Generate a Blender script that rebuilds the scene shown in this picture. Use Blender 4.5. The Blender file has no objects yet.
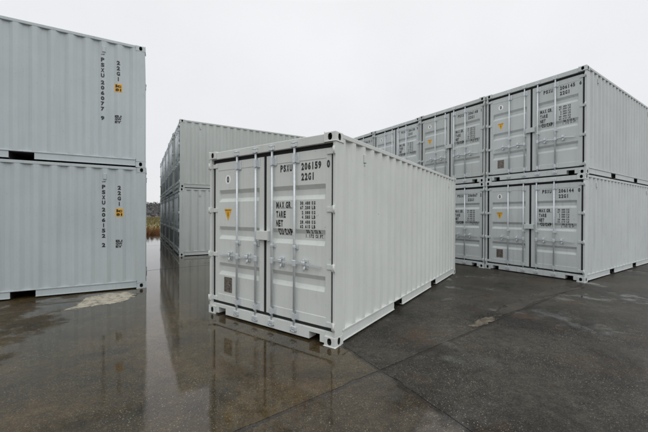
import bpy, bmesh, math, random
from mathutils import Vector, Matrix
random.seed(7)
D = bpy.data
scene = bpy.context.scene
R = math.radians

# ------------------------------------------------------------------ camera
cam_d = D.cameras.new('camera'); cam = D.objects.new('camera', cam_d)
scene.collection.objects.link(cam); scene.camera = cam
cam_d.sensor_width = 36.0; cam_d.lens = 318.9 / 648 * 36.0
cam_d.clip_start = 0.05; cam_d.clip_end = 6000
pt, rl = R(-0.219), R(0.213)
F = Vector((0, math.cos(pt), math.sin(pt))); U = Vector((0, -math.sin(pt), math.cos(pt))); X = Vector((1, 0, 0))
Rr = X * math.cos(rl) + U * math.sin(rl); Ur = U * math.cos(rl) - X * math.sin(rl)
m3 = Matrix((Rr, Ur, -F)).transposed()
cam.matrix_world = Matrix.Translation((0, 0, 1.589)) @ m3.to_4x4()

# ------------------------------------------------------------------ overcast sky
SUN_EL, SUN_AZ = R(48), R(150)          # azimuth measured clockwise from +Y
world = D.worlds.new("World"); scene.world = world; world.use_nodes = True
nt = world.node_tree; nt.nodes.clear()
out = nt.nodes.new('ShaderNodeOutputWorld')
sky = nt.nodes.new('ShaderNodeTexSky'); sky.sky_type = 'NISHITA'; sky.sun_disc = False
sky.sun_elevation = SUN_EL; sky.sun_rotation = SUN_AZ
bg1 = nt.nodes.new('ShaderNodeBackground'); bg1.inputs['Strength'].default_value = 0.08
nt.links.new(sky.outputs[0], bg1.inputs['Color'])
tc = nt.nodes.new('ShaderNodeTexCoord'); sep = nt.nodes.new('ShaderNodeSeparateXYZ')
nt.links.new(tc.outputs['Generated'], sep.inputs[0])
ramp = nt.nodes.new('ShaderNodeValToRGB'); cr = ramp.color_ramp
cr.elements[0].position = 0.0; cr.elements[0].color = (0.865, 0.87, 0.885, 1)
cr.elements[1].position = 1.0; cr.elements[1].color = (1.0, 1.0, 1.0, 1)
e = cr.elements.new(0.35); e.color = (0.895, 0.897, 0.92, 1)
nt.links.new(sep.outputs['Z'], ramp.inputs[0])
# soft cloud mottling, the same all round
nz = nt.nodes.new('ShaderNodeTexNoise'); nz.inputs['Scale'].default_value = 1.7; nz.inputs['Detail'].default_value = 5
nt.links.new(tc.outputs['Generated'], nz.inputs['Vector'])
mr = nt.nodes.new('ShaderNodeMapRange'); mr.inputs['From Min'].default_value = 0.25; mr.inputs['From Max'].default_value = 0.75; mr.inputs['To Min'].default_value = 0.92; mr.inputs['To Max'].default_value = 1.07
nt.links.new(nz.outputs[0], mr.inputs['Value'])
bg2 = nt.nodes.new('ShaderNodeBackground')
# standard overcast distribution: the zenith is brighter than the horizon
mr2 = nt.nodes.new('ShaderNodeMapRange'); mr2.inputs['From Min'].default_value = 0.55; mr2.inputs['From Max'].default_value = 1.0
mr2.inputs['To Min'].default_value = 1.0; mr2.inputs['To Max'].default_value = 2.2
nt.links.new(sep.outputs['Z'], mr2.inputs['Value'])
mu = nt.nodes.new('ShaderNodeMath'); mu.operation = 'MULTIPLY'
nt.links.new(mr.outputs[0], mu.inputs[0]); nt.links.new(mr2.outputs[0], mu.inputs[1])
nt.links.new(ramp.outputs[0], bg2.inputs['Color']); nt.links.new(mu.outputs[0], bg2.inputs['Strength'])
mix = nt.nodes.new('ShaderNodeMixShader'); mix.inputs[0].default_value = 0.92
nt.links.new(bg1.outputs[0], mix.inputs[1]); nt.links.new(bg2.outputs[0], mix.inputs[2])
nt.links.new(mix.outputs[0], out.inputs['Surface'])

sun_d = D.lights.new('sun', 'SUN'); sun_d.energy = 0.6; sun_d.angle = R(50); sun_d.color = (1.0, 0.98, 0.95)
sun = D.objects.new('sun', sun_d); scene.collection.objects.link(sun)
sd = Vector((math.sin(SUN_AZ) * math.cos(SUN_EL), math.cos(SUN_AZ) * math.cos(SUN_EL), math.sin(SUN_EL)))
sun.rotation_euler = sd.to_track_quat('Z', 'Y').to_euler()

scene.view_settings.view_transform = 'Standard'; scene.view_settings.look = 'None'
scene.view_settings.exposure = 0.0; scene.view_settings.gamma = 1.0

# ------------------------------------------------------------------ helpers
def link(o): scene.collection.objects.link(o); return o
def tag(o, label=None, cat=None, group=None, kind=None):
    if label: o['label'] = label
    if cat: o['category'] = cat
    if group: o['group'] = group
    if kind: o['kind'] = kind
    return o
def mesh_of(bm, name, smooth=False):
    me = D.meshes.new(name); bmesh.ops.recalc_face_normals(bm, faces=bm.faces) if smooth != 'keep' else None
    bm.to_mesh(me); bm.free()
    return me
def box(bm, lo, hi, bev=0.0):
    g = bmesh.ops.create_cube(bm, size=1.0)
    vs = g['verts']
    for v in vs:
        v.co = Vector([(lo[i] + hi[i]) / 2 + v.co[i] * (hi[i] - lo[i]) for i in range(3)])
    if bev:
        es = list({e for v in vs for e in v.link_edges})
        bmesh.ops.bevel(bm, geom=es, offset=bev, segments=1, affect='EDGES', profile=0.5)
def cyl(bm, p0, p1, r, n=10, cap=True):
    p0, p1 = Vector(p0), Vector(p1); d = (p1 - p0)
    q = d.to_track_quat('Z', 'Y').to_matrix()
    a = []; b = []
    for i in range(n):
        t = 2 * math.pi * i / n; o = q @ Vector((math.cos(t) * r, math.sin(t) * r, 0))
        a.append(bm.verts.new(p0 + o)); b.append(bm.verts.new(p1 + o))
    for i in range(n):
        f = bm.faces.new((a[i], a[(i + 1) % n], b[(i + 1) % n], b[i])); f.smooth = True
    if cap: bm.faces.new(a[::-1]); bm.faces.new(b)
def prism(bm, pts, y0, y1):               # polygon in x,z pushed through y
    a = [bm.verts.new((x, y0, z)) for x, z in pts]; b = [bm.verts.new((x, y1, z)) for x, z in pts]
    n = len(pts); bm.faces.new(a); bm.faces.new(b[::-1])
    for i in range(n): bm.faces.new((a[i], b[i], b[(i + 1) % n], a[(i + 1) % n]))

# ------------------------------------------------------------------ materials
def nodes(name):
    m = D.materials.new(name); m.use_nodes = True; t = m.node_tree
    return m, t, t.nodes['Principled BSDF']
def N(t, k, **kw):
    n = t.nodes.new(k)
    for a, b in kw.items():
        if a in n.inputs: n.inputs[a].default_value = b
        else: setattr(n, a, b)
    return n
def paint(name, col, dirt=0.5, rough=0.42):
    m, t, b = nodes(name); L = t.links.new
    tcn = N(t, 'ShaderNodeTexCoord'); oi = N(t, 'ShaderNodeObjectInfo')
    off = N(t, 'ShaderNodeVectorMath', operation='ADD')
    cmb = N(t, 'ShaderNodeMath', operation='MULTIPLY'); cmb.inputs[1].default_value = 37.0
    L(oi.outputs['Random'], cmb.inputs[0]); L(tcn.outputs['Object'], off.inputs[0]); L(cmb.outputs[0], off.inputs[1])
    # broad unevenness
    n1 = N(t, 'ShaderNodeTexNoise', Scale=0.9, Detail=5.0, Roughness=0.6); L(off.outputs[0], n1.inputs['Vector'])
    # vertical rain streaks
    mp = N(t, 'ShaderNodeMapping'); mp.inputs['Scale'].default_value = (14, 14, 0.5); L(off.outputs[0], mp.inputs['Vector'])
    n2 = N(t, 'ShaderNodeTexNoise', Scale=1.0, Detail=4.0, Roughness=0.65); L(mp.outputs[0], n2.inputs['Vector'])
    # small scuffs
    n3 = N(t, 'ShaderNodeTexNoise', Scale=22.0, Detail=3.0, Roughness=0.7); L(off.outputs[0], n3.inputs['Vector'])
    r1 = N(t, 'ShaderNodeMapRange'); r1.inputs['From Min'].default_value = 0.3; r1.inputs['From Max'].default_value = 0.7
    r1.inputs['To Min'].default_value = 0.94; r1.inputs['To Max'].default_value = 1.04; L(n1.outputs[0], r1.inputs['Value'])
    r2 = N(t, 'ShaderNodeMapRange'); r2.inputs['From Min'].default_value = 0.52; r2.inputs['From Max'].default_value = 0.75
    r2.inputs['To Min'].default_value = 0.0; r2.inputs['To Max'].default_value = 0.30 * dirt; L(n2.outputs[0], r2.inputs['Value'])
    r3 = N(t, 'ShaderNodeMapRange'); r3.inputs['From Min'].default_value = 0.62; r3.inputs['From Max'].default_value = 0.76
    r3.inputs['To Min'].default_value = 0.0; r3.inputs['To Max'].default_value = 0.45 * dirt; L(n3.outputs[0], r3.inputs['Value'])
    mul = N(t, 'ShaderNodeMixRGB', blend_type='MULTIPLY'); mul.inputs[0].default_value = 1; mul.inputs[1].default_value = (*col, 1)
    L(r1.outputs[0], mul.inputs[2])
    a = N(t, 'ShaderNodeMixRGB'); a.inputs[2].default_value = (0.26, 0.27, 0.25, 1); L(r2.outputs[0], a.inputs[0]); L(mul.outputs[0], a.inputs[1])
    c = N(t, 'ShaderNodeMixRGB'); c.inputs[2].default_value = (0.22, 0.19, 0.15, 1); L(r3.outputs[0], c.inputs[0]); L(a.outputs[0], c.inputs[1])
    n7 = N(t, 'ShaderNodeTexNoise', Scale=34.0, Detail=2.0, Roughness=0.5); L(off.outputs[0], n7.inputs['Vector'])
    r7 = N(t, 'ShaderNodeMapRange'); r7.inputs['From Min'].default_value = 0.755; r7.inputs['From Max'].default_value = 0.80; r7.inputs['To Max'].default_value = 0.85; L(n7.outputs[0], r7.inputs['Value'])
    c2 = N(t, 'ShaderNodeMixRGB'); c2.inputs[2].default_value = (0.16, 0.07, 0.03, 1); L(r7.outputs[0], c2.inputs[0]); L(c.outputs[0], c2.inputs[1]); c = c2
    L(c.outputs[0], b.inputs['Base Color'])
    b.inputs['Specular IOR Level'].default_value = 0.3
    rr = N(t, 'ShaderNodeMapRange'); rr.inputs['To Min'].default_value = rough; rr.inputs['To Max'].default_value = rough + 0.2
    L(n2.outputs[0], rr.inputs['Value']); L(rr.outputs[0], b.inputs['Roughness'])
    # slight sheet-metal unevenness
    bp = N(t, 'ShaderNodeBump', Strength=0.25, Distance=0.02); n4 = N(t, 'ShaderNodeTexNoise', Scale=3.0, Detail=1.0)
    L(off.outputs[0], n4.inputs['Vector']); L(n4.outputs[0], bp.inputs['Height']); L(bp.outputs[0], b.inputs['Normal'])
    return m
def plain(name, col, rough=0.5, metal=0.0, var=0.15, scale=40):
    m, t, b = nodes(name); L = t.links.new
    tcn = N(t, 'ShaderNodeTexCoord'); n = N(t, 'ShaderNodeTexNoise', Scale=scale, Detail=4.0)
    L(tcn.outputs['Object'], n.inputs['Vector'])
    r = N(t, 'ShaderNodeMapRange'); r.inputs['From Min'].default_value = .3; r.inputs['From Max'].default_value = .7
    r.inputs['To Min'].default_value = 1 - var; r.inputs['To Max'].default_value = 1 + var
    L(n.outputs[0], r.inputs['Value'])
    mul = N(t, 'ShaderNodeMixRGB', blend_type='MULTIPLY'); mul.inputs[0].default_value = 1; mul.inputs[1].default_value = (*col, 1)
    L(r.outputs[0], mul.inputs[2]); L(mul.outputs[0], b.inputs['Base Color'])
    b.inputs['Roughness'].default_value = rough; b.inputs['Metallic'].default_value = metal
    return m

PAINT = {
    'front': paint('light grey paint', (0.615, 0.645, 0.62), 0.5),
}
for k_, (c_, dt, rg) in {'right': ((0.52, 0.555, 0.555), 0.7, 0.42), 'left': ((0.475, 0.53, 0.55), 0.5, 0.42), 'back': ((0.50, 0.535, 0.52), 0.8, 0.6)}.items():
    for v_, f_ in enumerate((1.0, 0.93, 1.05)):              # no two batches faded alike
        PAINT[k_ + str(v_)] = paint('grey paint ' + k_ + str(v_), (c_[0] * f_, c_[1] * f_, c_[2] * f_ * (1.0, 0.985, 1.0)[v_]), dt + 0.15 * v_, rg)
RUBBER = plain('black rubber', (0.010, 0.010, 0.011), 0.85)
GALV = plain('galvanised steel', (0.60, 0.64, 0.66), 0.42, 0.35, 0.07, 30)
STEEL = plain('dark steel and hole shade', (0.035, 0.033, 0.03), 0.6)
TIMBER = plain('dark floor timber', (0.06, 0.045, 0.035), 0.8)
BLACK = plain('black marking film', (0.018, 0.018, 0.02), 0.4, 0, 0.25, 90)
YELLOW = plain('yellow marking film', (0.75, 0.40, 0.02), 0.4, 0, 0.1, 60)
WHITE = plain('white marking film', (0.86, 0.86, 0.85), 0.4, 0, 0.05, 60)
PLATE = plain('etched metal plate', (0.16, 0.14, 0.12), 0.45, 0.3, 0.8, 55)

# ------------------------------------------------------------------ container geometry (x across the doors, y from doors to front, z up)
W, Ln, H = 2.438, 6.058, 2.591
HX = W / 2
RIBS = ((1.975, 1.785), (1.40, 1.20), (0.825, 0.63))
YD = 0.05                                  # face of the door leaves behind the castings
def rib(z):
    for t, b in RIBS:
        if b < z < t: return min(1.0, (t - z) / 0.058, (z - b) / 0.058) * 0.036
    return 0.0
RIBZ = sorted([v for t, b in RIBS for v in (t, t - 0.058, b + 0.058, b)])
def door_depth(x, z):                      # x from the left edge of the end frame
    xa = x if x < HX else W - x
    d = YD
    if 0.18 < xa < 1.10: d += rib(z)
    if 0.169 < xa < 1.111 and 0.322 < z < 2.287: d += 0.005
    return d
PITCH = (Ln - 2 * 0.335) / 20
def side_depth(y):                         # how far the side sheet lies inside the rail face
    k = (y - 0.335) / PITCH; f = abs(k - round(k)) * PITCH
    if y < 0.2 or y > Ln - 0.2: return 0.0
    return 0.036 * max(0.0, min(1.0, (0.101 - f) / 0.066))
SIDEY = []
for k in range(21):
    c = 0.335 + k * PITCH
    SIDEY += [c - 0.101, c - 0.035, c + 0.035, c + 0.101]

def ring_face(bm, o, u, v, w, h, hw, hh, inward, depth):
    # rectangle with an oblong hole and the hole's wall
    o, u, v, inward = Vector(o), Vector(u), Vector(v), Vector(inward)
    cs = [bm.verts.new(o + u * (sx * w / 2) + v * (sy * h / 2)) for sx, sy in ((1, 1), (-1, 1), (-1, -1), (1, -1))]
    hv = []; hb = []
    for i in range(12):
        t = i * math.pi / 6
        if hw > hh: px = math.copysign(hw / 2 - hh / 2, math.cos(t)) * (abs(math.cos(t)) > 1e-6) + math.cos(t) * hh / 2; py = math.sin(t) * hh / 2
        else: px = math.cos(t) * hw / 2; py = math.copysign(hh / 2 - hw / 2, math.sin(t)) * (abs(math.sin(t)) > 1e-6) + math.sin(t) * hw / 2
        p = o + u * px + v * py
        hv.append(bm.verts.new(p)); hb.append(bm.verts.new(p + inward * depth))
    fs = []
    for k in range(4):
        for j in range(3):
            fs.append(bm.faces.new((cs[k], hv[(3 * k + j) % 12], hv[(3 * k + j + 1) % 12])))
        fs.append(bm.faces.new((cs[k], hv[(3 * k + 3) % 12], cs[(k + 1) % 4])))
    for i in range(12):
        bm.faces.new((hv[i], hv[(i + 1) % 12], hb[(i + 1) % 12], hb[i])).material_index = 1  # hole walls coloured dark instead of paint, putting shade into the holes
def casting_mesh(sx, sy, sz):
    # sx: +1 right side, sy: -1 door end / +1 front end, sz: -1 bottom / +1 top
    bm = bmesh.new(); w, l, h = 0.162, 0.178, 0.118
    x1 = sx * HX; x0 = x1 - sx * w; y1 = 0.0 if sy < 0 else Ln; y0 = y1 - sy * l
    z1 = H if sz > 0 else 0.0; z0 = z1 - sz * h
    cx, cy, cz = (x0 + x1) / 2, (y0 + y1) / 2, (z0 + z1) / 2
    ring_face(bm, (cx, y1, cz), (1, 0, 0), (0, 0, 1), w, h, 0.062, 0.086, (0, -sy, 0), 0.03)
    ring_face(bm, (x1, cy, cz), (0, 1, 0), (0, 0, 1), l, h, 0.062, 0.086, (-sx, 0, 0), 0.03)
    ring_face(bm, (cx, cy, z1), (1, 0, 0), (0, 1, 0), w, l, 0.063, 0.124, (0, 0, -sz), 0.03)
    def quad(*ps): return bm.faces.new([bm.verts.new(p) for p in ps])
    quad((x0, y0, z0), (x1, y0, z0), (x1, y1, z0), (x0, y1, z0))
    quad((x0, y0, z0), (x0, y1, z0), (x0, y1, z1), (x0, y0, z1))
    quad((x0, y0, z0), (x1, y0, z0), (x1, y0, z1), (x0, y0, z1))
    e = 0.028; a0, b0, c0 = x0 + sx * e, y0 + sy * e, z0 + sz * e; a1, b1, c1 = x1 - sx * e, y1 - sy * e, z1 - sz * e
    for q in (((a0, b0, c0), (a1, b0, c0), (a1, b1, c0), (a0, b1, c0)), ((a0, b0, c0), (a0, b1, c0), (a0, b1, c1), (a0, b0, c1)), ((a0, b0, c0), (a1, b0, c0), (a1, b0, c1), (a0, b0, c1))):
        quad(*q).material_index = 1
    bmesh.ops.remove_doubles(bm, verts=bm.verts, dist=0.0005)
    es = [ed for ed in bm.edges if all(abs(abs(v.co.x - cx) - w / 2) < 1e-4 for v in ed.verts) + all(abs(abs(v.co.y - cy) - l / 2) < 1e-4 for v in ed.verts) + all(abs(abs(v.co.z - cz) - h / 2) < 1e-4 for v in ed.verts) >= 2 and len(ed.link_faces) == 2]
    bmesh.ops.bevel(bm, geom=es, offset=0.009, segments=2, affect='EDGES', profile=0.5)
    bm.normal_update()
    me = D.meshes.new('corner_casting'); bm.to_mesh(me); bm.free()
    return me

def door_mesh(left):
    bm = bmesh.new()
    x0, x1, ra, rb = (0.090, 1.194, 0.18, 1.10) if left else (W - 1.194, W - 0.090, W - 1.10, W - 0.18)
    xs = [x0, ra - 0.013, ra - 0.009, ra, ra + 0.014, rb - 0.014, rb, rb + 0.009, rb + 0.013, x1]
    zs = sorted([0.204, 0.32, 0.325, 2.285, 2.29, 2.410] + RIBZ)
    def dep(i, z):
        d = YD
        if 2 <= i <= 7 and 0.322 < z < 2.287: d += 0.005
        if 4 <= i <= 5: d += rib(z)
        return d
    g = [[bm.verts.new((x - HX, dep(i, z), z)) for i, x in enumerate(xs)] for z in zs]
    for r in range(len(zs) - 1):
        for c in range(len(xs) - 1): bm.faces.new((g[r][c], g[r][c + 1], g[r + 1][c + 1], g[r + 1][c]))
    # edges turned back and the inner sheet
    rim = g[0] + [g[r][-1] for r in range(1, len(zs))] + g[-1][-2::-1] + [g[r][0] for r in range(len(zs) - 2, 0, -1)]
    bk = [bm.verts.new((v.co.x, YD + 0.055, v.co.z)) for v in rim]; n = len(rim)
    for i in range(n): bm.faces.new((rim[i], bk[i], bk[(i + 1) % n], rim[(i + 1) % n]))
    bm.faces.new(bk)
    bmesh.ops.recalc_face_normals(bm, faces=bm.faces)
    es = [ed for ed in bm.edges if ed.verts[0] in rim and ed.verts[1] in rim and len(ed.link_faces) == 2 and any(f.normal.y > -0.5 for f in ed.link_faces)]
    bmesh.ops.bevel(bm, geom=es, offset=0.004, segments=1, affect='EDGES')
    return mesh_of(bm, 'door')
def gasket_mesh(left):
    bm = bmesh.new()
    x0, x1 = (0.043, 1.2175) if left else (W - 1.2175, W - 0.043)
    y0, y1 = YD + 0.009, YD + 0.034
    a0, a1 = (0.0898, 1.1942) if left else (W - 1.1942, W - 0.0898)
    for lo, hi in (((x0, 0.1635), (x1, 0.2038)), ((x0, 2.4102), (x1, 2.4645)), ((x0, 0.2038), (a0, 2.4102)), ((a1, 0.2038), (x1, 2.4102))):
        box(bm, (lo[0] - HX, y0, lo[1]), (hi[0] - HX, y1, hi[1]))
    return mesh_of(bm, 'gasket')
def hinge_mesh(sx, z):
    bm = bmesh.new()
    xe = sx * (HX - 0.012)
    def bx(x0, x1, y0, y1, z0, z1, bv=0.004): box(bm, (min(x0, x1), y0, z0), (max(x0, x1), y1, z1), bv)
    bx(xe - sx * 0.14, xe - sx * 0.03, YD - 0.014, YD + 0.002, z - 0.032, z + 0.032)
    bx(xe - sx * 0.034, xe + sx * 0.006, -0.012, YD - 0.004, z - 0.042, z + 0.042)
    cyl(bm, (xe - sx * 0.005, -0.014, z - 0.05), (xe - sx * 0.005, -0.014, z + 0.05), 0.012, 8)
    return mesh_of(bm, 'hinge')
YB = 0.02
def bar_mesh(x):
    bm = bmesh.new(); x -= HX
    cyl(bm, (x, YB, 0.10), (x, YB, 2.50), 0.0165, 12)
    for z0, z1 in ((0.085, 0.135), (2.468, 2.515)):          # cams
        box(bm, (x - 0.022, YB - 0.026, z0), (x + 0.022, YB + 0.012, z1), 0.005)
    for z0, z1 in ((0.215, 0.325), (2.265, 2.40)):           # guide plates on the door
        box(bm, (x + 0.012, YD - 0.012, z0), (x + 0.062, YD + 0.003, z1), 0.003)
        box(bm, (x - 0.02, YB - 0.024, z0), (x + 0.02, YB - 0.015, z1 - 0.02), 0.002)
        box(bm, (x + 0.018, YB - 0.024, z0 + 0.01), (x + 0.026, YD - 0.01, z1 - 0.03), 0.0)
    for z in (1.165, 0.66, 1.74):
        if z == 1.165:
            box(bm, (x - 0.03, YD - 0.010, z - 0.032), (x + 0.048, YD + 0.003, z + 0.032), 0.003)
            box(bm, (x - 0.023, YB - 0.021, z - 0.02), (x + 0.023, YD - 0.008, z + 0.02), 0.006)
    return mesh_of(bm, 'locking_bar')
def keeper_mesh(x, top):
    bm = bmesh.new(); x -= HX
    if top:
        for s in (-1, 1): box(bm, (x + s * 0.036 - 0.012, -0.004, 2.475), (x + s * 0.036 + 0.012, 0.03, 2.535), 0.004)
        box(bm, (x - 0.048, -0.004, 2.519), (x + 0.048, 0.03, 2.535), 0.003)
    else:
        for s in (-1, 1): box(bm, (x + s * 0.036 - 0.012, -0.008, 0.06), (x + s * 0.036 + 0.012, 0.026, 0.13), 0.004)
        box(bm, (x - 0.048, -0.008, 0.060), (x + 0.048, 0.026, 0.076), 0.003)
    return mesh_of(bm, 'keeper')
def handle_mesh(x, s):
    # s = -1 lever swings to the left of its bar, +1 to the right
    bm = bmesh.new(); x -= HX; z = 0.955
    box(bm, (x - 0.024, YB - 0.022, z - 0.045), (x + 0.024, YB + 0.02, z + 0.04), 0.006)
    pts = [(0.02, 0.0, 0.0), (0.09, -0.012, 0.012), (0.17, -0.016, 0.004), (0.30, -0.008, -0.006), (0.42, -0.004, -0.022)]
    for (a, ya, za), (b, yb, zb) in zip(pts, pts[1:]):
        q = [(a, ya, za + 0.013), (b, yb, zb + 0.013), (b, yb, zb - 0.013), (a, ya, za - 0.013)]
        f = [bm.verts.new((x + s * p[0], YB + p[1], z + p[2])) for p in q]; g = [bm.verts.new((x + s * p[0], YB + p[1] + 0.010, z + p[2])) for p in q]
        bm.faces.new(f); bm.faces.new(g[::-1])
        for i in range(4): bm.faces.new((f[i], g[i], g[(i + 1) % 4], f[(i + 1) % 4]))
    return mesh_of(bm, 'handle')
def catch_mesh(x, s):
    bm = bmesh.new(); x = x - HX + s * 0.17; z = 0.958
    box(bm, (x - 0.035, YD - 0.012, z - 0.07), (x + 0.035, YD + 0.003, z + 0.055), 0.004)
    box(bm, (x - 0.028, YB - 0.040, z - 0.012), (x + 0.028, YB - 0.020, z + 0.035), 0.009)
    box(bm, (x - 0.012, YB - 0.034, z + 0.02), (x + 0.012, YD, z + 0.06), 0.005)
    cyl(bm, (x, YB - 0.03, z - 0.055), (x, YB + 0.02, z - 0.055), 0.014, 8)
    cyl(bm, (x + 0.012, YB - 0.028, z - 0.09), (x + 0.012, YB - 0.010, z - 0.025), 0.009, 8)
    return mesh_of(bm, 'handle_catch')
def lock_box_mesh():
    bm = bmesh.new()
    x0, x1, z0, z1 = 1.088 - HX, 1.318 - HX, 1.222, 1.358
    box(bm, (x0, 0.002, z1 - 0.008), (x1, YD + 0.004, z1), 0.0)
    box(bm, (x0, -0.006, z0 + 0.01), (x1, 0.002, z1), 0.003)
    box(bm, (x0, 0.002, z0 + 0.01), (x0 + 0.008, YD - 0.004, z1 - 0.008), 0.0)
    box(bm, (x1 - 0.008, 0.002, z0), (x1, YD + 0.004, z1 - 0.008), 0.0)
    return mesh_of(bm, 'lock_box')

def corr_side(sx):
    bm = bmesh.new(); ys = [0.1725] + SIDEY + [Ln - 0.1725]
    zs = (0.171, 0.9, 1.7, 2.527)
    cols = [[bm.verts.new((sx * (HX - 0.006 - side_depth(y)), y, z)) for z in zs] for y in ys]
    for a, b in zip(cols, cols[1:]):
        for i in range(len(zs) - 1): bm.faces.new((a[i], b[i], b[i + 1], a[i + 1]))
    bmesh.ops.recalc_face_normals(bm, faces=bm.faces); bm.normal_update()
    bmesh.ops.solidify(bm, geom=bm.faces[:], thickness=0.0016)
    return mesh_of(bm, 'side_panel')
def corr_front():
    bm = bmesh.new(); pr = []
    n = 9; p = (W - 0.2) / n
    for k in range(n):
        c = -HX + 0.1 + (k + 0.5) * p
        pr += [(c - 0.11, 0), (c - 0.055, 0.045), (c + 0.055, 0.045), (c + 0.11, 0)]
    pr = [(-HX + 0.06, 0)] + pr + [(HX - 0.06, 0)]
    cols = [[bm.verts.new((x, Ln - 0.012 - d, z)) for z in (0.165, 2.50)] for x, d in pr]
    for a, b in zip(cols, cols[1:]): bm.faces.new((a[0], b[0], b[1], a[1]))
    bmesh.ops.recalc_face_normals(bm, faces=bm.faces); bm.normal_update()
    bmesh.ops.solidify(bm, geom=bm.faces[:], thickness=0.0016)
    return mesh_of(bm, 'front_panel')
def roof_mesh():
    bm = bmesh.new(); pr = []; n = 28; p = (Ln - 0.5) / n
    for k in range(n):
        c = 0.25 + (k + 0.5) * p
        pr += [(c - 0.08, 0), (c - 0.05, 0.02), (c + 0.05, 0.02), (c + 0.08, 0)]
    pr = [(0.06, 0)] + pr + [(Ln - 0.06, 0)]
    cols = [[bm.verts.new((x, y, 2.582 - d)) for x in (-HX + 0.05, HX - 0.05)] for y, d in pr]
    for a, b in zip(cols, cols[1:]): bm.faces.new((a[0], b[0], b[1], a[1]))
    bmesh.ops.recalc_face_normals(bm, faces=bm.faces); bm.normal_update()
    bmesh.ops.solidify(bm, geom=bm.faces[:], thickness=0.002)
    return mesh_of(bm, 'roof')
POCK = ((1.824, 2.184), (Ln - 2.184, Ln - 1.824))
def bottom_rail(sx):
    bm = bmesh.new()
    def bx(x0, x1, y0, y1, z0, z1, bv=0.0): box(bm, (min(sx * x0, sx * x1), y0, z0), (max(sx * x0, sx * x1), y1, z1), bv)
    bx(HX - 0.062, HX - 0.003, 0.18, Ln - 0.18, 0.148, 0.170, 0.004)           # upper lip under the side sheet
    y = 0.18
    for a, b in list(POCK) + [(Ln - 0.18, None)]:
        bx(HX - 0.024, HX - 0.016, y, a, 0.032, 0.148)                           # web
        bx(HX - 0.060, HX - 0.004, y, a, 0.024, 0.032, 0.0)                      # lower flange
        y = b
    return mesh_of(bm, 'bottom_rail')
def top_rail(sx):
    bm = bmesh.new()
    box(bm, (min(sx * (HX - 0.062), sx * (HX - 0.002)), 0.178, 2.525), (max(sx * (HX - 0.062), sx * (HX - 0.002)), Ln - 0.178, 2.583), 0.005)
    return mesh_of(bm, 'top_rail')
def post(sx, door):
    bm = bmesh.new()
    if door:
        pts = [(HX - 0.042, 0.006), (HX - 0.002, 0.006), (HX - 0.002, 0.174), (HX - 0.05, 0.174), (HX - 0.05, 0.16), (HX - 0.042, 0.16)]
    else:
        pts = [(HX - 0.09, Ln - 0.008), (HX - 0.002, Ln - 0.008), (HX - 0.002, Ln - 0.174), (HX - 0.03, Ln - 0.174), (HX - 0.03, Ln - 0.06), (HX - 0.09, Ln - 0.06)]
    a = [bm.verts.new((sx * x, y, 0.118)) for x, y in pts]; b = [bm.verts.new((sx * x, y, H - 0.118)) for x, y in pts]; n = len(pts)
    bm.faces.new(a); bm.faces.new(b[::-1])
    for i in range(n): bm.faces.new((a[i], b[i], b[(i + 1) % n], a[(i + 1) % n]))
    bmesh.ops.recalc_face_normals(bm, faces=bm.faces)
    es = [e for e in bm.edges if abs(e.verts[0].co.z - e.verts[1].co.z) > 1]
    bmesh.ops.bevel(bm, geom=es, offset=0.006, segments=2, affect='EDGES', profile=0.5)
    return mesh_of(bm, 'corner_post')
def header(front):
    bm = bmesh.new()
    a, b = -HX + 0.162, HX - 0.162
    if not front:
        box(bm, (a, 0.016, 2.465), (b, 0.15, 2.578), 0.006)
        box(bm, (-HX + 0.043, 0.03, 2.465), (a, 0.15, 2.4725), 0.0); box(bm, (b, 0.03, 2.465), (HX - 0.043, 0.15, 2.4725), 0.0)
    else: box(bm, (a, Ln - 0.11, 2.50), (b, Ln - 0.01, 2.583), 0.006)
    return mesh_of(bm, 'end_header')
def sill(front):
    bm = bmesh.new(); a, b = -HX + 0.162, HX - 0.162
    if front: box(bm, (a, Ln - 0.14, 0.016), (b, Ln - 0.012, 0.163), 0.005)
    else:
        n0, n1 = 0.232 - HX, 0.40 - HX
        pts = [(a, 0.026), (n0, 0.026), (n0, 0.118), (n1, 0.118), (n1, 0.026), (-n1, 0.026), (-n1, 0.118), (-n0, 0.118), (-n0, 0.026), (b, 0.026), (b, 0.163), (a, 0.163)]
        prism(bm, pts, 0.014, 0.16)
        box(bm, (-HX + 0.043, 0.02, 0.1185), (a, 0.16, 0.163)); box(bm, (b, 0.02, 0.1185), (HX - 0.043, 0.16, 0.163))
    return mesh_of(bm, 'end_sill')
def underframe():
    bm = bmesh.new(); e = HX - 0.066
    box(bm, (-e, 0.161, 0.140), (e, Ln - 0.141, 0.168))
    y = 0.45
    while y < Ln - 0.3:
        if all(not (a - 0.08 < y < b + 0.08) for a, b in POCK): box(bm, (-e, y - 0.02, 0.02), (e, y + 0.02, 0.1395))
        y += 0.33
    for a, b in POCK:
        box(bm, (-e, a - 0.012, 0.014), (e, a - 0.001, 0.1395)); box(bm, (-e, b + 0.001, 0.014), (e, b + 0.012, 0.1395))
    return mesh_of(bm, 'underframe')
def vent(sx, y):
    bm = bmesh.new(); x = sx * (HX - 0.006 - side_depth(y))
    x0, x1 = sorted((x - sx * 0.004, x + sx * 0.020))
    box(bm, (x0, y - 0.03, 2.30), (x1, y + 0.03, 2.415), 0.006)
    x0, x1 = sorted((x - sx * 0.004, x + sx * 0.012))
    box(bm, (x0, y - 0.012, 2.262), (x1, y + 0.012, 2.285), 0.003)
    return mesh_of(bm, 'vent_cover')

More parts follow.
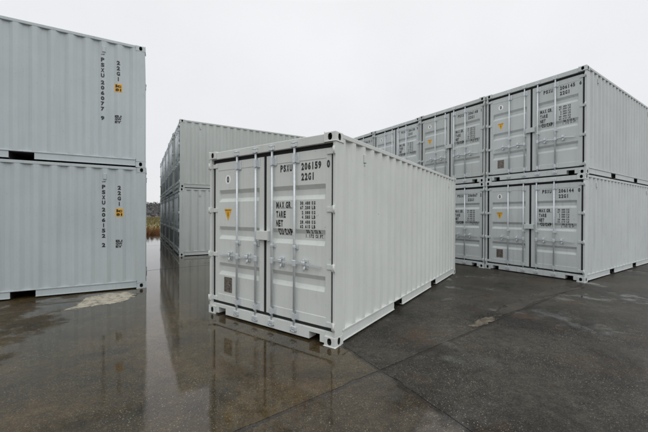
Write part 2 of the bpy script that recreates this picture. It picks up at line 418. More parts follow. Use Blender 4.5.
# ------------------------------------------------------------------ lettering
txt_cache = {}
def glyphs(s):
    if s in txt_cache: return txt_cache[s]
    c = D.curves.new('t', 'FONT'); c.body = s; c.size = 1.0; c.resolution_u = 3; c.offset = 0.055; c.fill_mode = 'FRONT'
    o = link(D.objects.new('t', c)); dg = bpy.context.evaluated_depsgraph_get()
    me = D.meshes.new_from_object(o.evaluated_get(dg))
    vs = [tuple(v.co) for v in me.vertices]; fs = [tuple(p.vertices) for p in me.polygons]
    D.objects.remove(o); D.curves.remove(c); D.meshes.remove(me)
    x0 = min(v[0] for v in vs); x1 = max(v[0] for v in vs); y0 = min(v[1] for v in vs); y1 = max(v[1] for v in vs)
    vs = [((v[0] - x0) / (x1 - x0), (v[1] - y0) / (y1 - y0)) for v in vs]
    txt_cache[s] = (vs, fs); return vs, fs
class Print:
    """flat print laid on the door sheet (p,q = x from left, z) or on the side sheet (p,q = y, z)"""
    def __init__(s): s.bm = bmesh.new()
    def text(s, t, p0, p1, q0, q1, flip=False):
        vs, fs = glyphs(t)
        bv = [s.bm.verts.new(((p0 + v[0] * (p1 - p0)), 0, q0 + v[1] * (q1 - q0))) for v in vs]
        for f in fs:
            try: s.bm.faces.new([bv[i] for i in f])
            except ValueError: pass
    def poly(s, pts, mi=0):
        f = s.bm.faces.new([s.bm.verts.new((p, 0, q)) for p, q in pts]); f.material_index = mi
    def rect(s, p0, p1, q0, q1, mi=0): s.poly([(p0, q0), (p1, q0), (p1, q1), (p0, q1)], mi)
    def build(s, name, surf, lift=0.0015):
        bm = s.bm
        if surf == 'door':
            for z in RIBZ: bmesh.ops.bisect_plane(bm, geom=bm.verts[:] + bm.edges[:] + bm.faces[:], plane_co=(0, 0, z), plane_no=(0, 0, 1), dist=1e-5)
            for v in bm.verts: v.co = Vector((v.co.x - HX, door_depth(v.co.x, v.co.z) - lift, v.co.z))
        else:
            for y in SIDEY: bmesh.ops.bisect_plane(bm, geom=bm.verts[:] + bm.edges[:] + bm.faces[:], plane_co=(y, 0, 0), plane_no=(1, 0, 0), dist=1e-5)
            for v in bm.verts: y = v.co.x; v.co = Vector((HX - 0.006 - side_depth(y) + 0.0016 + lift, y, v.co.z))
        bm.normal_update()
        want = Vector((0, -1, 0)) if surf == 'door' else Vector((1, 0, 0))
        for f in bm.faces:
            if f.normal.dot(want) < 0: f.normal_flip()
        me = D.meshes.new(name); bm.to_mesh(me); bm.free(); return me
def line(P, t, p0, q0, q1, adv):          # one character after another at a fixed step
    for i, ch in enumerate(t):
        if ch == ' ': continue
        w = adv * (0.82 if ch not in '1.,I' else (0.30 if ch in '1I' else 0.22)); c = p0 + adv * (i + 0.42)
        if ch in '.,': P.rect(c - adv * 0.13, c + adv * 0.13, q0, q0 + (q1 - q0) * 0.16)
        else: P.text(ch, c - w / 2, c + w / 2, q0, q1)
def packed(P, t, p0, p1, q0, q1):         # condensed lettering filling a given width
    wt = [0.42 if c == '.' else 0.5 if c in '1I' else 1.12 if c == 'M' else 1.0 for c in t]; k = (p1 - p0) / sum(wt); x = p0
    for c, w in zip(t, wt):
        w *= k
        if c == '.': P.rect(x + w * .18, x + w * .72, q0, q0 + (q1 - q0) * 0.15)
        else: P.text(c, x + w * .02, x + w * .88, q0, q1)
        x += w
def serial_door(num):
    a, b = num.split(); res = []
    for nm, t_, p_ in (('owner_code', 'PSXU', 1.505), ('serial_number', a, 1.872), ('check_digit', b, 2.279)):
        P = Print(); line(P, t_, p_, 2.166, 2.262, 0.0555 if nm == 'owner_code' else 0.0545)
        res.append((nm, P.build(nm, 'door'), RIGHT_DOOR, (False,)))
    return res
def serial_side(num):
    P = Print(); s = 'PSXU ' + num; z = 2.185; yc = Ln - 0.762
    P.rect(yc - 0.03, yc + 0.03, 2.243, 2.253)  # black dash standing in for the shadow below the vent cover
    zs = []
    for ch in 'PSXU' + num.split()[0]:
        w = 0.060 if ch not in '1' else 0.018
        P.text(ch, yc - w / 2, yc + w / 2, z - 0.082, z); z -= 0.1075
        if ch == 'U': z -= 0.035
    z = 0.995
    ch = num.split()[1]; P.text(ch, yc - 0.03, yc + 0.03, z - 0.085, z)
    return P.build('side_serial', 'side')

parts = []       # (name, mesh, parent index or None, material key, label)
def part(name, me, mats, parent=None):
    for k in mats: me.materials.append(PAINT['front'] if k == 'paint' else k)
    parts.append((name, me, parent, tuple(k == 'paint' for k in mats)))
    return len(parts) - 1
for sz in (-1, 1):
    for sy in (-1, 1):
        for sx in (-1, 1): part('corner_casting', casting_mesh(sx, sy, sz), ['paint', STEEL])
for sx in (-1, 1):
    part('corner_post', post(sx, True), ['paint']); part('corner_post', post(sx, False), ['paint'])
    part('top_rail', top_rail(sx), ['paint']); part('bottom_rail', bottom_rail(sx), ['paint'])
    sp = part('side_panel', corr_side(sx), ['paint'])
    part('vent_cover', vent(sx, 0.74), ['paint'], sp); part('vent_cover', vent(sx, Ln - 0.74), ['paint'], sp)
    if sx > 0: SIDE_PANEL = sp
part('front_panel', corr_front(), ['paint']); part('roof', roof_mesh(), ['paint']); part('underframe', underframe(), [STEEL])
hd = part('door_header', header(False), ['paint']); sl = part('door_sill', sill(False), ['paint'])
part('front_header', header(True), ['paint']); part('front_sill', sill(True), ['paint'])
BARS = ((0.653, 1.057), (1.381, 1.785))
for d, left in enumerate((True, False)):
    dr = part('door', door_mesh(left), ['paint'])
    if left: LEFT_DOOR = dr
    else: RIGHT_DOOR = dr
    part('gasket', gasket_mesh(left), [RUBBER], dr)
    for z in (2.36, 1.655, 0.95, 0.245): part('hinge', hinge_mesh(-1 if left else 1, z), ['paint'], dr)
    for x in BARS[d]:
        part('locking_bar', bar_mesh(x), [GALV], dr)
        part('handle', handle_mesh(x, -1 if left else 1), [GALV], dr)
        part('handle_catch', catch_mesh(x, -1 if left else 1), [GALV], dr)
        part('keeper', keeper_mesh(x, True), [GALV], hd); part('keeper', keeper_mesh(x, False), [GALV], sl)
part('lock_box', lock_box_mesh(), ['paint'], RIGHT_DOOR)
# prints on the left door
P = Print(); cx, cz = 0.40, 2.135
P.poly([(cx + 0.068 * math.cos(i * math.pi / 12), cz + 0.072 * math.sin(i * math.pi / 12)) for i in range(24)])
part('round_sticker', P.build('round_sticker', 'door', 0.001), [WHITE], LEFT_DOOR)
P = Print(); P.text('0', cx - 0.025, cx + 0.025, cz - 0.05, cz + 0.05)
part('sticker_digit', P.build('sticker_digit', 'door', 0.003), [BLACK], LEFT_DOOR)
P = Print(); P.poly([(0.31, 1.675), (0.402, 1.482), (0.494, 1.675)])
part('warning_triangle', P.build('warning_triangle', 'door', 0.001), [YELLOW], LEFT_DOOR)
P = Print()
for i in range(7): P.rect(0.332 + i * 0.02, 0.332 + i * 0.02 + 0.013, 1.650, 1.663)
P.poly([(0.398, 1.625), (0.412, 1.625), (0.404, 1.585), (0.412, 1.585), (0.398, 1.53), (0.400, 1.572), (0.392, 1.572)])
part('triangle_print', P.build('triangle_print', 'door', 0.003), [BLACK], LEFT_DOOR)
bm = bmesh.new(); box(bm, (0.318 - HX, YD - 0.002, 0.372), (0.498 - HX, YD + 0.006, 0.605), 0.001)
part('data_plate', mesh_of(bm, 'data_plate'), [PLATE], LEFT_DOOR)
# prints on the right door
P = Print(); line(P, '22G1', 1.872, 2.032, 2.128, 0.0565)
part('type_code', P.build('type_code', 'door'), [BLACK], RIGHT_DOOR)
P = Print()
for t, z, x0, x1 in (('MAX.GR.', 1.672, 1.428, 1.722), ('TARE', 1.546, 1.428, 1.61), ('NET', 1.424, 1.428, 1.56), ('CU.CAP.', 1.310, 1.455, 1.735)):
    packed(P, t, x0, x1, z, z + 0.094)
part('weight_headings', P.build('weight_headings', 'door'), [BLACK], RIGHT_DOOR)
P = Print()
for i, (a, u) in enumerate((('30.480', 'KG'), ('67.200', 'LB'), (' 2.080', 'KG'), (' 4.585', 'LB'), ('28.400', 'KG'), ('62.615', 'LB'), ('  33.2', 'CU.M.'), (' 1.172', 'CU.FT.'))):
    z1 = 1.762 - (i // 2) * 0.1225 - (i % 2) * 0.058; z0 = z1 - 0.046
    o = 0.035 if i > 5 else 0
    line(P, a, 1.855 + o, z0, z1, 0.028); line(P, u, 2.045 + o, z0, z1, 0.031 if i < 6 else 0.024)
part('weight_figures', P.build('weight_figures', 'door'), [BLACK], RIGHT_DOOR)
# prints on the right side near the front end (local y grows towards the front)
P = Print(); z = 2.18; yc = Ln - 0.492
for ch in '22G1':
    w = 0.060 if ch != '1' else 0.018
    P.text(ch, yc - w / 2, yc + w / 2, z - 0.085, z); z -= 0.112
part('side_type_code', P.build('side_type_code', 'side'), [BLACK], SIDE_PANEL)
P = Print()
for t, q in (('EU', 1.05), ('GW', 0.995), ('EY', 0.935)): 
    P.text(t, Ln - 0.555, Ln - 0.435, q - 0.05, q)
part('side_notice', P.build('side_notice', 'side'), [BLACK], SIDE_PANEL)
P = Print(); P.rect(Ln - 0.560, Ln - 0.424, 1.535, 1.702)
part('yellow_label', P.build('yellow_label', 'side', 0.001), [YELLOW], SIDE_PANEL)
P = Print(); P.text('ic', Ln - 0.545, Ln - 0.44, 1.625, 1.69); P.text('81', Ln - 0.545, Ln - 0.44, 1.548, 1.608)
part('label_print', P.build('label_print', 'side', 0.003), [BLACK], SIDE_PANEL)

SIDE = {'left': ('yellow_label', 'label_print', 'side_notice', 'side_type_code', 'side_serial')}
def container(loc, rot, paint_key, num, label, group=None):
    root = D.objects.new('shipping_container', None); root.empty_display_size = 0.5
    vr = (int(num[:6]) * 7 + int(num[-1])) % 3 if paint_key != 'left' else int(num[5] == '2')
    root.location = loc; root.rotation_euler = (0, 0, rot); link(root)
    tag(root, label, 'container', group)
    obs = []
    for name, me, par, pm in parts + serial_door(num) + [('side_serial', serial_side(num), SIDE_PANEL, (False,))]:
        if name in SIDE['left'] and name not in SIDE.get(paint_key, ()): obs.append(None); continue
        if not me.materials: me.materials.append(BLACK)
        o = D.objects.new(name, me); link(o); o.parent = root if par is None else obs[par]
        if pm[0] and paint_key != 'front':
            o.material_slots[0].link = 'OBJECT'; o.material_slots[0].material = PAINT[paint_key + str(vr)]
        obs.append(o)
    return root

def place(corner, yaw, n, level, flip=False, gap=0.03):
    """origin (middle of the door end) of the n-th container to the left in a row, given the row's near corner"""
    t = R(yaw); u = Vector((math.cos(t), math.sin(t), 0))
    if not flip:
        th = t - math.pi / 2; rx = Vector((math.cos(th), math.sin(th), 0))
        o = Vector((*corner, 0)) - rx * (HX + n * (W + gap))
    else:
        th = t + math.pi / 2; rx = Vector((math.cos(th), math.sin(th), 0))
        o = Vector((*corner, 0)) + u * Ln - rx * (HX + n * (W + gap))
    o.z = level * (H + 0.004)
    if n or level:                                             # never stacked perfectly true
        jr = random.Random(n * 7 + level * 3 + int(yaw)); th += R(jr.uniform(-0.12, 0.12)); o += rx * jr.uniform(-0.008, 0.008) + Vector((-rx.y, rx.x, 0)) * jr.uniform(-0.02, 0.02)
    return o, th

A0, AY = (0.1353, 3.7826), 55.02
o, th = place(A0, AY, 0, 0)
container(o, th, 'front', '206159 0', 'pale grey container standing alone in mid yard, doors closed, number 206159')
B0, BY = (6.2042, 7.575), 33.52
G = 'grey containers stacked two high on the right'
nb = {(0, 0): ('206144 0', 'lower grey container at the right end of the right stack, number 206144'),
      (0, 1): ('206145 6', 'upper grey container at the right end of the right stack, number 206145'),
      (1, 0): ('206067 2', 'lower grey container second from the right end of the right stack, partly hidden'),
      (1, 1): ('206148 1', 'upper grey container second from the right end of the right stack, with yellow triangle'),
      (2, 0): ('206131 5', 'lower grey container third from the right end of the right stack, behind the lone container'),
      (2, 1): ('206150 9', 'upper grey container third from the right end of the right stack, above the lone container'),
      (3, 0): ('206126 7', 'lower grey container farthest left in the right stack, behind the lone container'),
      (3, 1): ('206128 3', 'upper grey container farthest left in the right stack, only its top corner in view')}
for (n, k), (num, lab) in nb.items():
    o, th = place(B0, BY, n, k); container(o, th, 'right', num, lab, G)
C0, CY = (-3.8400, 6.8887), 208.86
G = 'grey containers stacked two high on the left'
for n in range(7):
    for k in range(2):
        o, th = place((C0[0] - 0.11 * min(n, 1), C0[1] - 0.06 * min(n, 1)), CY, n, k, True)
        num = {(0, 0): '206152 2', (0, 1): '206077 9'}.get((n, k), '2060%d%d %d' % (n + 3, k + 4, n + k))
        if n == 0: lab = ('lower' if k == 0 else 'upper') + ' grey container at the left edge, long side to the camera, number ' + num[:6]
        else: lab = ('lower' if k == 0 else 'upper') + ' grey container in the ' + ('second', 'third', 'fourth', 'fifth', 'sixth', 'last')[n - 1] + ' row behind the left stack'
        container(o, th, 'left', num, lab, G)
D0, DY = (-5.4603, 12.0206), 30.18
G = 'grey containers stacked two high in the back row'
ordn = ('nearest', 'second', 'third', 'fourth', 'farthest')
for n in range(5):
    for k in range(2):
        o, th = place(D0, DY, n, k)
        num = '2060%d%d %d' % (n + 1, k + 2, (n * 3 + k) % 10)
        lab = ('lower' if k == 0 else 'upper') + (' grey container of the nearest stack behind, left of the lone container' if n == 0 else ' dark shaded container end, %s stack back along the alley' % ordn[n])
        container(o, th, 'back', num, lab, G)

# ------------------------------------------------------------------ ground
def ground_mat(name, ca, cb, peb, pud):
    """wet exposed-aggregate concrete; pud = how far a film of standing water covers it"""
    m, t, b = nodes(name); L = t.links.new
    geo = N(t, 'ShaderNodeNewGeometry'); pos = geo.outputs['Position']
    n1 = N(t, 'ShaderNodeTexNoise', Scale=0.75, Detail=9.0, Roughness=0.7, Distortion=0.6); L(pos, n1.inputs['Vector'])
    rp = N(t, 'ShaderNodeValToRGB'); rp.color_ramp.elements[0].position = 0.36; rp.color_ramp.elements[1].position = 0.66
    rp.color_ramp.elements[0].color = (*ca, 1); rp.color_ramp.elements[1].color = (*cb, 1); L(n1.outputs[0], rp.inputs[0])
    # fine sand grain
    n2 = N(t, 'ShaderNodeTexNoise', Scale=60.0, Detail=6.0, Roughness=0.75); L(pos, n2.inputs['Vector'])
    r2 = N(t, 'ShaderNodeMapRange'); r2.inputs['From Min'].default_value = .3; r2.inputs['From Max'].default_value = .7
    r2.inputs['To Min'].default_value = 0.25; r2.inputs['To Max'].default_value = 2.0; L(n2.outputs[0], r2.inputs['Value'])
    mu = N(t, 'ShaderNodeMixRGB', blend_type='MULTIPLY'); mu.inputs[0].default_value = 1; L(rp.outputs[0], mu.inputs[1]); L(r2.outputs[0], mu.inputs[2])
    n6 = N(t, 'ShaderNodeTexNoise', Scale=11.0, Detail=9.0, Roughness=0.78); L(pos, n6.inputs['Vector'])
    r6 = N(t, 'ShaderNodeMapRange'); r6.inputs['From Min'].default_value = .32; r6.inputs['From Max'].default_value = .68
    r6.inputs['To Min'].default_value = 0.45; r6.inputs['To Max'].default_value = 1.65; L(n6.outputs[0], r6.inputs['Value'])
    mu2 = N(t, 'ShaderNodeMixRGB', blend_type='MULTIPLY'); mu2.inputs[0].default_value = 1; L(mu.outputs[0], mu2.inputs[1]); L(r6.outputs[0], mu2.inputs[2]); mu = mu2
    # pebbles: bright cells in patches
    last = mu.outputs[0]
    for sc, thr, col, dens in ((58.0, 0.32, (0.44, 0.39, 0.30), 0.52), (120.0, 0.42, (0.22, 0.20, 0.165), 0.40)):
        v = N(t, 'ShaderNodeTexVoronoi', Scale=sc); v.inputs['Randomness'].default_value = 1.0; L(pos, v.inputs['Vector'])
        sc_ = N(t, 'ShaderNodeSeparateXYZ'); L(v.outputs['Color'], sc_.inputs[0])
        pn = N(t, 'ShaderNodeTexNoise', Scale=1.3, Detail=6.0, Roughness=0.65); L(pos, pn.inputs['Vector'])
        lt = N(t, 'ShaderNodeMapRange'); lt.inputs['From Min'].default_value = thr; lt.inputs['From Max'].default_value = thr * 0.7; L(v.outputs['Distance'], lt.inputs['Value'])
        gt = N(t, 'ShaderNodeMapRange'); gt.inputs['From Min'].default_value = 0.66; gt.inputs['From Max'].default_value = 0.94; L(sc_.outputs[0], gt.inputs['Value'])
        pm = N(t, 'ShaderNodeMapRange'); pm.inputs['From Min'].default_value = dens - 0.14; pm.inputs['From Max'].default_value = dens + 0.1; L(pn.outputs[0], pm.inputs['Value'])
        k1 = N(t, 'ShaderNodeMath', operation='MULTIPLY'); L(lt.outputs[0], k1.inputs[0]); L(gt.outputs[0], k1.inputs[1])
        k2 = N(t, 'ShaderNodeMath', operation='MULTIPLY'); L(k1.outputs[0], k2.inputs[0]); L(pm.outputs[0], k2.inputs[1])
        k3 = N(t, 'ShaderNodeMath', operation='MULTIPLY'); k3.inputs[1].default_value = peb; L(k2.outputs[0], k3.inputs[0])
        mx = N(t, 'ShaderNodeMixRGB'); mx.inputs[2].default_value = (*col, 1); L(k3.outputs[0], mx.inputs[0]); L(last, mx.inputs[1]); last = mx.outputs[0]
    rn = N(t, 'ShaderNodeTexNoise', Scale=1.1, Detail=8.0, Roughness=0.7); rv = N(t, 'ShaderNodeVectorMath', operation='ADD'); rv.inputs[1].default_value = (5.3, 1.7, 0); L(pos, rv.inputs[0]); L(rv.outputs[0], rn.inputs['Vector'])
    rm = N(t, 'ShaderNodeMapRange'); rm.inputs['From Min'].default_value = 0.55; rm.inputs['From Max'].default_value = 0.72; rm.inputs['To Max'].default_value = 0.55; L(rn.outputs[0], rm.inputs['Value'])
    rx = N(t, 'ShaderNodeMixRGB'); rx.inputs[2].default_value = (0.075, 0.038, 0.014, 1); L(rm.outputs[0], rx.inputs[0]); L(last, rx.inputs[1]); last = rx.outputs[0]
    L(last, b.inputs['Base Color'])
    # standing water: left of the yard mostly flooded, patchy to the right
    sp = N(t, 'ShaderNodeSeparateXYZ'); L(pos, sp.inputs[0])
    # a shallow run of water lies along the alley between the stacks and drains past the lone container
    dn = N(t, 'ShaderNodeVectorMath', operation='DOT_PRODUCT'); dn.inputs[1].default_value = (0.88, 0.47, 0); L(pos, dn.inputs[0])
    db = N(t, 'ShaderNodeMath', operation='SUBTRACT'); db.inputs[1].default_value = 0.25; L(dn.outputs['Value'], db.inputs[0])
    da = N(t, 'ShaderNodeMath', operation='ABSOLUTE'); L(db.outputs[0], da.inputs[0])
    gx = N(t, 'ShaderNodeMapRange', interpolation_type='SMOOTHSTEP'); gx.inputs['From Min'].default_value = 0.6; gx.inputs['From Max'].default_value = 2.4
    gx.inputs['To Min'].default_value = 0.30; gx.inputs['To Max'].default_value = -0.02; L(da.outputs[0], gx.inputs['Value'])
    n3 = N(t, 'ShaderNodeTexNoise', Scale=0.9, Detail=8.0, Roughness=0.62); L(pos, n3.inputs['Vector'])
    ad = N(t, 'ShaderNodeMath', operation='ADD'); L(n3.outputs[0], ad.inputs[0]); L(gx.outputs[0], ad.inputs[1])
    wm = N(t, 'ShaderNodeMapRange', interpolation_type='SMOOTHSTEP'); wm.inputs['From Min'].default_value = 0.51 - pud; wm.inputs['From Max'].default_value = 0.60 - pud; L(ad.outputs[0], wm.inputs['Value'])
    inv = N(t, 'ShaderNodeMath', operation='SUBTRACT'); inv.inputs[0].default_value = 1.0; L(wm.outputs[0], inv.inputs[1])
    b.inputs['Roughness'].default_value = 0.55; b.inputs['Specular IOR Level'].default_value = 0.12
    b.inputs['Coat IOR'].default_value = 1.48
    cw = N(t, 'ShaderNodeMapRange'); cw.inputs['To Min'].default_value = 0.16; cw.inputs['To Max'].default_value = 1.0; L(wm.outputs[0], cw.inputs['Value']); L(cw.outputs[0], b.inputs['Coat Weight'])
    cr_ = N(t, 'ShaderNodeMapRange'); cr_.inputs['To Min'].default_value = 0.30; cr_.inputs['To Max'].default_value = 0.012; L(wm.outputs[0], cr_.inputs['Value'])
    L(cr_.outputs[0], b.inputs['Coat Roughness'])
    # relief of the stones, drowned where the water stands
    bp = N(t, 'ShaderNodeBump', Strength=0.8, Distance=0.006); L(n2.outputs[0], bp.inputs['Height']); L(bp.outputs[0], b.inputs['Normal'])
    n5 = N(t, 'ShaderNodeTexNoise', Scale=13.0, Detail=7.0, Roughness=0.7); L(pos, n5.inputs['Vector'])
    st = N(t, 'ShaderNodeMath', operation='MULTIPLY_ADD'); st.inputs[1].default_value = 0.34; st.inputs[2].default_value = 0.045; L(inv.outputs[0], st.inputs[0])
    bc = N(t, 'ShaderNodeBump', Distance=0.006); L(st.outputs[0], bc.inputs['Strength']); L(n5.outputs[0], bc.inputs['Height']); L(bc.outputs[0], b.inputs['Coat Normal'])
    return m
BROWN = ground_mat('wet brown concrete', (0.010, 0.0066, 0.0020), (0.056, 0.038, 0.0135), 0.55, 0.0)
GREY = ground_mat('wet grey concrete', (0.009, 0.0082, 0.0065), (0.044, 0.040, 0.032), 0.6, -0.04)
TAN = ground_mat('wet brown grey concrete', (0.010, 0.0075, 0.004), (0.054, 0.039, 0.021), 0.65, -0.02)

# grass field out to the horizon
m, t, b = nodes('field grass'); L = t.links.new
geo = N(t, 'ShaderNodeNewGeometry'); n1 = N(t, 'ShaderNodeTexNoise', Scale=0.08, Detail=8.0, Roughness=0.7); L(geo.outputs['Position'], n1.inputs['Vector'])
rp = N(t, 'ShaderNodeValToRGB'); rp.color_ramp.elements[0].position = 0.4; rp.color_ramp.elements[1].position = 0.6
rp.color_ramp.elements[0].color = (0.11, 0.10, 0.035, 1); rp.color_ramp.elements[1].color = (0.20, 0.155, 0.065, 1)
L(n1.outputs[0], rp.inputs[0]); L(rp.outputs[0], b.inputs['Base Color']); b.inputs['Roughness'].default_value = 0.9
FIELD = m
bm = bmesh.new(); bmesh.ops.create_grid(bm, x_segments=8, y_segments=8, size=3000); me = mesh_of(bm, 'field'); me.materials.append(FIELD)
fo = link(D.objects.new('field', me)); fo.location.z = -0.16; tag(fo, kind='structure')

# paved yard: a bed in the joints and large cast slabs on it
YARD = [(-60, -40), (60, -40), (60, 62.5), (-60, -3.5)]
bm = bmesh.new(); f = bm.faces.new([bm.verts.new((x, y, -0.004)) for x, y in YARD])
g = bmesh.ops.extrude_face_region(bm, geom=[f]); 
for v in g['geom']:
    if isinstance(v, bmesh.types.BMVert): v.co.z = -0.2
me = mesh_of(bm, 'yard'); me.materials.append(ground_mat('joint bed', (0.010, 0.008, 0.006), (0.026, 0.022, 0.017), 0.3, -0.02))
yard = link(D.objects.new('yard', me)); tag(yard, kind='structure')
X0 = Vector((0.575, 3.24)); d1 = Vector((math.cos(R(37.4)), math.sin(R(37.4)))); d2 = Vector((-0.483, 0.876))
S = [-54, -43, -32, -21, -10.5, 0, 10.5, 21, 32, 43, 54, 65]; Tn = [-46, -38, -30, -22, -14.5, -7.2, 0, 8.0, 16, 24, 32, 40, 48]
rs = random.Random(3)
def poly_clip(sub, clipper):
    # Sutherland-Hodgman against the convex hull part of the yard outline
    out_ = sub
    n = len(clipper)
    for i in range(n):
        a, b_ = Vector(clipper[i]), Vector(clipper[(i + 1) % n]); e_ = b_ - a; inp = out_; out_ = []
        if not inp: break
        def side(p): return e_.x * (p.y - a.y) - e_.y * (p.x - a.x)
        for j in range(len(inp)):
            p, q = inp[j], inp[(j + 1) % len(inp)]; sp_, sq = side(p), side(q)
            if sp_ >= 0: out_.append(p)
            if (sp_ >= 0) != (sq >= 0): out_.append(p + (q - p) * (sp_ / (sp_ - sq)))
    return out_
CONV = [YARD]
gp = 0.019
for i in range(len(S) - 1):
    for j in range(len(Tn) - 1):
        q = [X0 + d1 * s_ + d2 * t_ for s_, t_ in ((S[i] + gp, Tn[j] + gp), (S[i + 1] - gp, Tn[j] + gp), (S[i + 1] - gp, Tn[j + 1] - gp), (S[i] + gp, Tn[j + 1] - gp))]
        for cv in CONV:
            pg = poly_clip(q, cv)
            if len(pg) < 3: continue
            ar = abs(sum(pg[k].x * pg[(k + 1) % len(pg)].y - pg[(k + 1) % len(pg)].x * pg[k].y for k in range(len(pg)))) / 2
            if ar < 0.05: continue
            if 3 <= i <= 6 and 4 <= j <= 7:                 # worn arrises where the camera is close
                wp = []
                for k in range(len(pg)):
                    a_, b_ = pg[k], pg[(k + 1) % len(pg)]; nn = max(1, int((b_ - a_).length / 0.11)); nm = Vector((a_.y - b_.y, b_.x - a_.x)).normalized()
                    for c_ in range(nn):
                        w_ = abs(rs.gauss(0, 0.004)) + (rs.uniform(0.01, 0.03) if rs.random() < 0.09 else 0)
                        wp.append(a_.lerp(b_, c_ / nn) + nm * (w_ if 0 < c_ else 0.0))
                pg = wp
            bm = bmesh.new(); zt = rs.uniform(-0.0015, 0.0)
            top = [bm.verts.new((p.x, p.y, zt)) for p in pg]; bot = [bm.verts.new((p.x, p.y, -0.15)) for p in pg]
            bm.faces.new(top)
            for k in range(len(pg)): bm.faces.new((top[k], bot[k], bot[(k + 1) % len(pg)], top[(k + 1) % len(pg)]))
            me = mesh_of(bm, 'concrete_slab')
            mat = (BROWN if i == 4 and j == 6 else GREY if i >= 5 and j >= 6 else TAN if i <= 4 and j < 6 else GREY if j < 6 else BROWN)
            me.materials.append(mat)
            so = link(D.objects.new('concrete_slab', me)); so.parent = yard

# pale dried spill beside the left stack, and a smear of sand on the joint
def blob(name, pts, z, mat, jit=0.05, sub=5, seed=1):
    r = random.Random(seed); ps = [Vector(p) for p in pts]; outl = []
    for i in range(len(ps)):
        a, b_ = ps[i], ps[(i + 1) % len(ps)]
        for k in range(sub):
            p = a.lerp(b_, k / sub); outl.append(p + Vector((r.uniform(-jit, jit), r.uniform(-jit, jit))))
    cen = sum(outl, Vector((0, 0))) / len(outl); n = len(outl); vs = []; fs = []; ed = []
    for f_, h_, e_ in ((1.12, 0.0004, 0.0), (0.86, 0.6, 0.5), (0.6, 1.0, 1.0), (0.3, 1.0, 1.0)):
        for p in outl: q = cen + (p - cen) * f_; vs.append((q.x, q.y, max(0.0006, z * h_ * r.uniform(.8, 1.2)))); ed.append(e_)
    vs.append((cen.x, cen.y, z)); ed.append(1.0)
    for k in range(3):
        for i in range(n): fs.append((k * n + i, k * n + (i + 1) % n, (k + 1) * n + (i + 1) % n, (k + 1) * n + i))
    for i in range(n): fs.append((3 * n + i, 3 * n + (i + 1) % n, 4 * n))
    me = D.meshes.new(name); me.from_pydata(vs, [], fs); at = me.attributes.new('thickness', 'FLOAT', 'POINT')
    for i, e_ in enumerate(ed): at.data[i].value = e_
    me.materials.append(mat); return tag(link(D.objects.new(name, me)), kind='structure')
def thin_edge(t, b, scale=9.0, lo=0.66):
    # the deposit thins out and breaks up towards its rim
    L = t.links.new; at = N(t, 'ShaderNodeAttribute', attribute_name='thickness'); geo = N(t, 'ShaderNodeNewGeometry')
    n = N(t, 'ShaderNodeTexNoise', Scale=scale, Detail=8.0, Roughness=0.7); L(geo.outputs['Position'], n.inputs['Vector'])
    a = N(t, 'ShaderNodeMath', operation='MULTIPLY_ADD'); a.inputs[1].default_value = 0.55; L(at.outputs['Fac'], a.inputs[0]); L(n.outputs[0], a.inputs[2])
    r_ = N(t, 'ShaderNodeMapRange', interpolation_type='SMOOTHSTEP'); r_.inputs['From Min'].default_value = lo; r_.inputs['From Max'].default_value = lo + 0.18; L(a.outputs[0], r_.inputs['Value'])
    L(r_.outputs[0], b.inputs['Alpha'])
    g_ = N(t, 'ShaderNodeTexNoise', Scale=55.0, Detail=6.0, Roughness=0.8); L(geo.outputs['Position'], g_.inputs['Vector'])
    bp = N(t, 'ShaderNodeBump', Strength=0.9, Distance=0.008); L(g_.outputs[0], bp.inputs['Height']); L(bp.outputs[0], b.inputs['Normal'])
m, t, b = nodes('pale dry cement'); L = t.links.new
geo = N(t, 'ShaderNodeNewGeometry'); n1 = N(t, 'ShaderNodeTexNoise', Scale=8.0, Detail=10.0, Roughness=0.78); L(geo.outputs['Position'], n1.inputs['Vector'])
rp = N(t, 'ShaderNodeValToRGB'); rp.color_ramp.elements[0].position = 0.40; rp.color_ramp.elements[1].position = 0.54
rp.color_ramp.elements[0].color = (0.15, 0.135, 0.10, 1); rp.color_ramp.elements[1].color = (0.40, 0.375, 0.30, 1)
L(n1.outputs[0], rp.inputs[0]); L(rp.outputs[0], b.inputs['Base Color']); b.inputs['Roughness'].default_value = 0.7; thin_edge(t, b, 6.0, 0.55)
CEM = m
blob('cement_spill', [(-4.28, 5.22), (-4.25, 5.5), (-4.5, 6.02), (-4.35, 6.35), (-3.98, 6.52), (-3.72, 6.30), (-3.62, 5.85), (-3.75, 5.62), (-3.98, 5.50), (-4.1, 5.33)], 0.004, CEM, 0.035, 5, 4)
m, t, b = nodes('wet sand'); L = t.links.new
geo = N(t, 'ShaderNodeNewGeometry'); n1 = N(t, 'ShaderNodeTexNoise', Scale=9.0, Detail=7.0, Roughness=0.75); L(geo.outputs['Position'], n1.inputs['Vector'])
rp = N(t, 'ShaderNodeValToRGB'); rp.color_ramp.elements[0].position = 0.42; rp.color_ramp.elements[1].position = 0.6
rp.color_ramp.elements[0].color = (0.04, 0.033, 0.022, 1); rp.color_ramp.elements[1].color = (0.15, 0.12, 0.08, 1)
L(n1.outputs[0], rp.inputs[0]); L(rp.outputs[0], b.inputs['Base Color']); b.inputs['Roughness'].default_value = 0.5; thin_edge(t, b, 12.0)
SAND = m
m, t, b = nodes('thin wet silt'); L = t.links.new
geo = N(t, 'ShaderNodeNewGeometry'); n1 = N(t, 'ShaderNodeTexNoise', Scale=3.5, Detail=9.0, Roughness=0.75); L(geo.outputs['Position'], n1.inputs['Vector'])
rp = N(t, 'ShaderNodeValToRGB'); rp.color_ramp.elements[0].position = 0.38; rp.color_ramp.elements[1].position = 0.68
rp.color_ramp.elements[0].color = (0.016, 0.013, 0.009, 1); rp.color_ramp.elements[1].color = (0.060, 0.048, 0.031, 1)
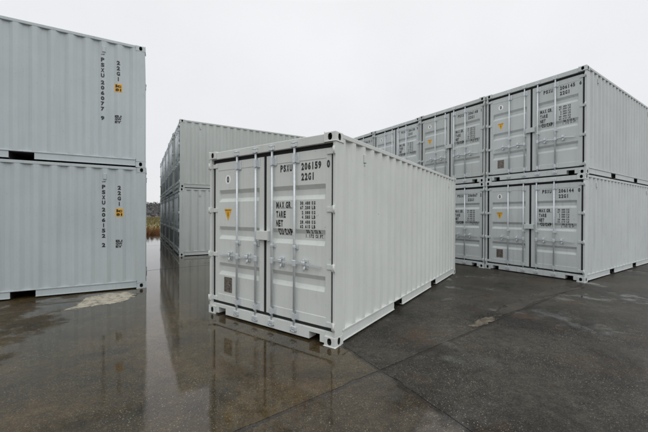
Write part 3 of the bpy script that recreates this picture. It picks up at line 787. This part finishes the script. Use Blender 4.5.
L(n1.outputs[0], rp.inputs[0]); L(rp.outputs[0], b.inputs['Base Color']); b.inputs['Roughness'].default_value = 0.4; thin_edge(t, b, 4.0, 0.74)
SILT = m
blob('silt_film', [(2.45, 4.72), (3.0, 5.15), (3.7, 5.72), (4.5, 6.30), (5.4, 6.92), (6.1, 7.28), (5.9, 7.48), (5.1, 7.12), (4.3, 6.48), (3.5, 5.90), (2.85, 5.36), (2.4, 4.95)], 0.0022, SILT, 0.05, 5, 21)
blob('sand_smear', [(2.05, 4.52), (2.2, 4.72), (2.5, 4.96), (2.72, 5.02), (2.62, 4.85), (2.42, 4.66), (2.25, 4.52)], 0.003, SAND, 0.03, 4, 8)

# ------------------------------------------------------------------ far field: reeds, bushes, wooded hill
def stuff(name, vs, fs, mat, label=None):
    me = D.meshes.new(name); me.from_pydata(vs, [], fs); me.materials.append(mat)
    return tag(link(D.objects.new(name, me)), kind='stuff', label=label)
REED = plain('rusty dry reed', (0.20, 0.10, 0.038), 0.9, 0, 0.6, 1.6)
GRASSB = plain('yellow green grass', (0.135, 0.115, 0.042), 0.9, 0, 0.25, 0.4)
TWIG = plain('bare winter twig', (0.10, 0.098, 0.098), 0.95, 0, 0.2, 0.15)
def blades(xr, yr, n, hr, wr, seed, keep):
    r = random.Random(seed); vs = []; fs = []
    while n:
        x, y = r.uniform(*xr), r.uniform(*yr)
        if not keep(x, y): continue
        n -= 1
        h = r.uniform(*hr); w = r.uniform(*wr); a = r.uniform(0, 6.28); lx, ly = r.gauss(0, .25) * h, r.gauss(0, .25) * h
        dx, dy = math.cos(a) * w, math.sin(a) * w; k = len(vs)
        vs += [(x - dx, y - dy, -0.16), (x + dx, y + dy, -0.16), (x + lx * .5 + dx * .7, y + ly * .5 + dy * .7, h * .6 - .16), (x + lx * .5 - dx * .7, y + ly * .5 - dy * .7, h * .6 - .16), (x + lx, y + ly, h - .16)]
        fs += [(k, k + 1, k + 2, k + 3), (k + 3, k + 2, k + 4)]
    return vs, fs
past = lambda x, y: y - (22.8 + 0.55 * (x + 12.4))
stuff('dry_reeds', *blades((-34, -5), (12, 36), 22000, (0.25, 0.72), (0.010, 0.024), 5, lambda x, y: 0.1 < past(x, y) < 9), REED)
stuff('meadow_grass', *blades((-150, -10), (24, 150), 26000, (0.2, 0.6), (0.05, 0.12), 6, lambda x, y: past(x, y) > 8), GRASSB)
# hill
def hill_h(x, y): 
    return 14.0 * math.exp(-((y - 330) / 75) ** 2) * (0.85 + 0.15 * math.sin(x * 0.011 + 1)) - 0.3
bm = bmesh.new(); nx, ny = 40, 14; gv = []
for j in range(ny):
    gv.append([bm.verts.new((-700 + 1400 * i / (nx - 1), 185 + 295 * j / (ny - 1), hill_h(-700 + 1400 * i / (nx - 1), 185 + 295 * j / (ny - 1)))) for i in range(nx)])
for j in range(ny - 1):
    for i in range(nx - 1): bm.faces.new((gv[j][i], gv[j][i + 1], gv[j + 1][i + 1], gv[j + 1][i]))
me = mesh_of(bm, 'hill'); me.materials.append(TWIG); tag(link(D.objects.new('hill', me)), kind='structure')
r = random.Random(11); vs = []; fs = []
for k in range(9000):
    x = r.uniform(-420, 300); y = r.uniform(183, 335); z0 = hill_h(x, y); h = r.uniform(1.6, 4.2); s = r.uniform(1.0, 2.4)
    for q in range(9):                                          # twiggy clumps
        c = (x + r.gauss(0, s * .5), y + r.gauss(0, s * .5), z0 + h * r.uniform(.05, 1)); a = r.uniform(.35, .9); n0 = len(vs)
        for _ in range(4): vs.append((c[0] + r.uniform(-a, a), c[1] + r.uniform(-a, a), c[2] + r.uniform(-a, a)))
        fs += [(n0, n0 + 1, n0 + 2), (n0, n0 + 2, n0 + 3), (n0, n0 + 1, n0 + 3), (n0 + 1, n0 + 2, n0 + 3)]
stuff('bare_woodland', vs, fs, TWIG)
